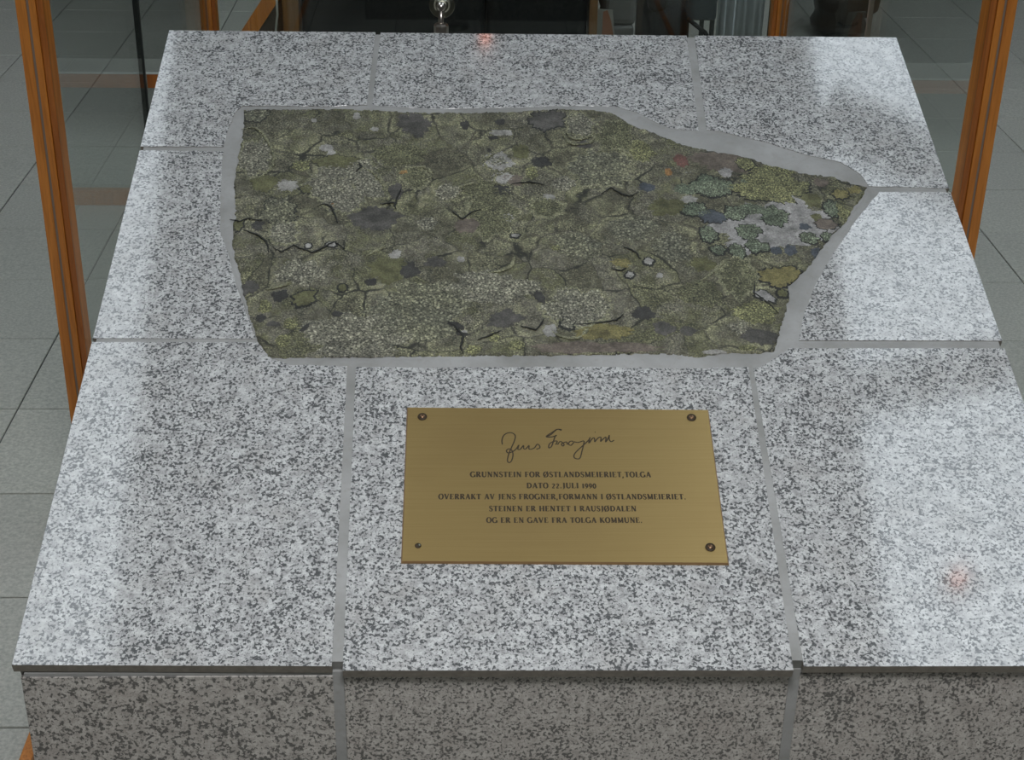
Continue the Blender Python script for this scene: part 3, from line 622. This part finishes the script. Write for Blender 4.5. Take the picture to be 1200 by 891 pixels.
fc = atD(518, 6, FD+.012); dirc = (C0-fc).normalized()
lathe('flange', fc-dirc*.006, dirc, [(.0165,0),(.0178,.002),(.0165,.004),(.0125,.0042),(.0122,.0062),(.0100,.0066),(.0090,.0050),(.0085,.008),(.005,.0085)], M['steel_dull'], fit, 36)

# ------------------------------------------------------------------ things beyond the glass
def X(px, D, y=20): return atD(px, y, D).x
D = 4.62
ch = thing('lounge_chair', (X(520, D), D+.3, 0), 'black upholstered lounge chair with a wooden frame behind the glass', 'chair')
xa, xb = X(352, D), X(690, D); mid = (xa+xb)/2
def cushion(name, x0, x1, y0, y1, z0, z1, mat, parent, bv):
    return box(name, x0, x1, y0, y1, z0, z1, mat, parent, bv, seg=4, smooth=True)
cushion('backrest', xa, mid+.12, D, D+.13, .24, .86, M['black_leather'], ch, .05)
cushion('backrest', mid+.125, xb, D+.02, D+.15, .24, .86, M['black_cloth'], ch, .05)
cushion('seat', xa+.02, xb-.02, D+.12, D+.66, .28, .44, M['black_leather'], ch, .04)
box('side_panel', X(331, D), xa-.004, D, D+.60, .10, .66, M['wood_brown'], ch, .006); box('side_panel', xb+.004, xb+.03, D+.03, D+.62, .10, .66, M['wood_brown'], ch, .006)
for xx in (xa-.03, xb-.01):
    for yy in (D+.02, D+.56): box('leg', xx, xx+.04, yy, yy+.04, 0, .26, M['wood_brown'], ch, .003)
a = atD(292, 38, D); c = atD(318, -2, D); dv = (c-a)
bm = bmesh.new(); p0 = a-dv*1.0; p1 = c+dv*.5; q = Vector((dv.z, 0, -dv.x)).normalized()*.021
vv = [bm.verts.new(p) for yy in (0, .05) for p in (p0-q+Vector((0,yy,0)), p1-q+Vector((0,yy,0)), p1+q+Vector((0,yy,0)), p0+q+Vector((0,yy,0)))]
for f in ((3,2,1,0),(4,5,6,7),(0,1,5,4),(1,2,6,5),(2,3,7,6),(3,0,4,7)): bm.faces.new([vv[k] for k in f])
from_bm('brace', bm, M['wood'], ch, bevel=.002)
bm = bmesh.new(); vv = [bm.verts.new(p) for yy in (.06, .075) for p in (p0+q*.2+Vector((0,yy,0)), p1+q*.2+Vector((0,yy,0)), Vector((X(331, D), D+yy, p1.z)), Vector((X(331, D), D+yy, p0.z)))]
for f in ((3,2,1,0),(4,5,6,7),(0,1,5,4),(1,2,6,5),(2,3,7,6),(3,0,4,7)): bm.faces.new([vv[k] for k in f])
from_bm('side_panel', bm, M['brown_side'], ch)
a = atD(323, 38, D-.02); c = atD(324, -4, D-.02)
tube('piping', [tuple(a-Vector((.006,0,.06))), tuple(a), tuple((a+c)/2+Vector((.004,0,0))), tuple(c)], .0035, M['paper'], ch, 8)
# grey ottoman with leaflet
D = 4.8
ot = thing('ottoman', (X(722, D), D+.15, 0), 'grey fabric ottoman between the black chair and the black bag', 'ottoman')
zt = atD(722, 24, D).z
box('base', X(712, D), X(744, D), D, D+.3, 0, zt-.02, M['grey_cloth'], ot, .012, seg=3); box('cushion', X(710, D), X(746, D), D+.01, D+.31, zt-.02, zt+.10, M['grey_cloth'], ot, .02, seg=3)
def leaf(name, pxs, D, mat, th=.002):
    vs = [atD(x, y, D+i*.004) for i, (x, y) in enumerate(pxs)]; n = len(vs); vs += [p+Vector((0, th, 0)) for p in vs]
    return mk(name, vs, [tuple(range(n)), tuple(range(2*n-1, n-1, -1))]+[(i, n+i, n+(i+1) % n, (i+1) % n) for i in range(n)], mat)
tag(leaf('leaflet', [(693,60),(695,10),(718,12),(722,60)], 4.74, M['paper'], .004), 'pale leaflet leaning upright beside the grey ottoman', 'leaflet')
tag(leaf('leaflet', [(704,60),(707,14),(712,12),(716,24),(722,60)], 4.70, M['paper_orange'], .004), 'small orange-brown leaflet leaning in front of the pale one', 'leaflet')
# dark wooden stand
sd = thing('coat_stand', (X(752, 5.3), 5.3, 0), 'narrow dark brown wooden stand beside the black bag', 'stand')
box('upright', X(745, 5.3), X(762, 5.3), 5.28, 5.32, .03, 1.1, M['brown_leather'], sd, .006); box('foot', X(740, 5.3), X(767, 5.3), 5.20, 5.40, 0, .03, M['brown_leather'], sd, .006)
# black bag with round end
D = 4.5
bag = thing('shoulder_bag', (X(785, D), D+.12, 0), 'black rounded shoulder bag with a trailing strap, behind the glass', 'bag')
c = atD(785, 30, D); zc_ = c.z
def blob3(name, c, r, mat, parent, pw=2.6, ns=28):
    vs = []; fs = []
    for i in range(ns//2+1):
        th = math.pi*i/(ns//2)
        for k in range(ns):
            ph = 2*math.pi*k/ns; d = (math.sin(th)*math.cos(ph), math.sin(th)*math.sin(ph), math.cos(th))
            q = [math.copysign(abs(x)**(2/pw), x) for x in d]; vs.append((c[0]+q[0]*r[0], c[1]+q[1]*r[1], c[2]+q[2]*r[2]))
    for i in range(ns//2):
        for k in range(ns): fs.append((i*ns+k, (i+1)*ns+k, (i+1)*ns+(k+1) % ns, i*ns+(k+1) % ns))
    return mk(name, vs, fs, mat, parent, True)
wd = (X(808, D)-X(762, D))/2; ztop_ = atD(785, 11, D).z
box('body', c.x-wd, c.x+wd, D, D+.24, 0, ztop_, M['black_cloth'], bag, .045, seg=5, smooth=True)
kn = atD(773, 8, D); blob3('flap', (kn.x, D+.06, kn.z), (.030, .05, .030), M['black_leather'], bag, 2.4, 18)
tube('strap', [tuple(atD(806,22,D)), tuple(atD(816,30,D-.02)), tuple(atD(826,38,D-.03)), tuple(atD(838,60,D-.03)), tuple(atD(846,110,D-.04))], .007, M['black_leather'], bag, 8)
# slate and pale covered boxes
D = 5.0
s1 = thing('covered_stool', (X(822, D), D+.12, 0), 'slate grey stool half hidden behind the black bag', 'stool')
zb = atD(820, 25, D).z
box('seat', X(802, D), X(840, D), D, D+.28, zb, zb+.14, M['slate_cloth'], s1, .015, seg=3)
for xx in (X(804, D), X(834, D)):
    for yy in (D+.02, D+.24): box('leg', xx, xx+.015, yy, yy+.015, 0, zb+.01, M['black_seal'], s1, .002)
D = 5.6
s2 = thing('floor_cloth', (X(868, D), D, 0), 'pale blue-grey cloth hanging in folds left of the rear right post', 'cloth')
vs = []; fs = []; n = 40; xa, xb = X(842, D), X(896, D)
for i in range(n+1):
    xx = xa+(xb-xa)*i/n; yy = D+.012*math.sin(i*.35)+.006*math.sin(i*.8)
    for z in (.02, .45, .9): vs.append((xx, yy*1.0+.01*math.sin(z*9+i), z))
for i in range(n):
    for j in range(2): fs.append((i*3+j, (i+1)*3+j, (i+1)*3+j+1, i*3+j+1))
o = mk('fabric', vs, fs, M['pale_cloth'], s2, True); md = o.modifiers.new('solid', 'SOLIDIFY'); md.thickness = .006
tube('hanging_rail', [(xa-.02, D, .905), (xb+.02, D, .905)], .008, M['steel_dull'], s2, 12)
for xx in (xa-.02, xb+.02): tube('leg', [(xx, D, .905), (xx, D, 0)], .006, M['steel_dull'], s2, 10)
# brown bag on the floor, right
D = 5.85
bb = thing('travel_bag', (X(995, D), D+.1, 0), 'dark brown leather bag standing on the tiled floor behind the right glass', 'bag')
vs = []; fs = []; prof = [(958,1018,40,0),(957,1020,32,.01),(962,1018,24,.0),(963,1026,21,.005),(962,1034,15,.01),(961,1037,4,.01),(961,1038,-6,.01)]
n = 16
for (pa, pb, py, e_) in prof:
    A = atD(pa, py, D); B = atD(pb, py, D); cx = (A.x+B.x)/2; rx = (B.x-A.x)/2; z = max(.0, A.z)
    for k in range(n*2):
        a = 2*math.pi*k/(2*n); cc = math.cos(a); ss = math.sin(a)
        vs.append((cx+math.copysign(abs(cc)**.6, cc)*rx, D+.10+math.copysign(abs(ss)**.6, ss)*(.09+e_), z))
m2 = 2*n
for i in range(len(prof)-1):
    for k in range(m2): fs.append((i*m2+k, i*m2+(k+1) % m2, (i+1)*m2+(k+1) % m2, (i+1)*m2+k))
fs.append(tuple(range(m2))[::-1]); fs.append(tuple((len(prof)-1)*m2+k for k in range(m2)))
mk('body', vs, fs, M['brown_leather'], bb, True)
tube('buckle_strap', [tuple(atD(982,27,D-.01)), tuple(atD(988,31,D-.012)), tuple(atD(998,31,D-.012)), tuple(atD(1005,27,D-.01))], .006, M['black_cloth'], bb, 8)
A = atD(985, -6, D+.1); B = atD(1015, -6, D+.1)
tube('handle', [(A.x, D+.1, A.z), (A.x+.01, D+.1, A.z+.10), ((A.x+B.x)/2, D+.1, A.z+.14), (B.x-.01, D+.1, A.z+.10), (B.x, D+.1, B.z)], .009, M['black_leather'], bb, 10)

rl = thing('added_front_lamp', (.1, .2, 2.5), 'unseen round white lamp added to brighten the front of the pedestal', 'lamp')  # invented fixture around the added front light, out of view
lathe('lamp_shade', (.1, .2, 2.43), (0,0,1), [(.38,0),(.37,.03),(.20,.12),(.03,.18)], M['wall'], rl, 40)
tube('cable', [(.1, .2, 2.6), (.1, .2, HC)], .004, M['black_seal'], rl, 6)
# ------------------------------------------------------------------ heat lamps under the ceiling (their red points mirror in the granite)
for (x, y, lb) in ((.09, 4.46, 'small glowing orange heat lamp under the ceiling over the back of the pedestal'), (1.6, 2.28, 'small glowing orange heat lamp under the right roof light')):
    lp = thing('heat_lamp', (x, y, HC), lb, 'lamp')
    lathe('lamp_shade', (x, y, HC-.10), (0,0,1), [(.055,0),(.045,.05),(.012,.10)], M['steel_dull'], lp)
    lathe('bulb', (x, y, HC-.115), (0,0,1), [(.007,0),(.015,.006),(.015,.012)], M['lamp'], lp)
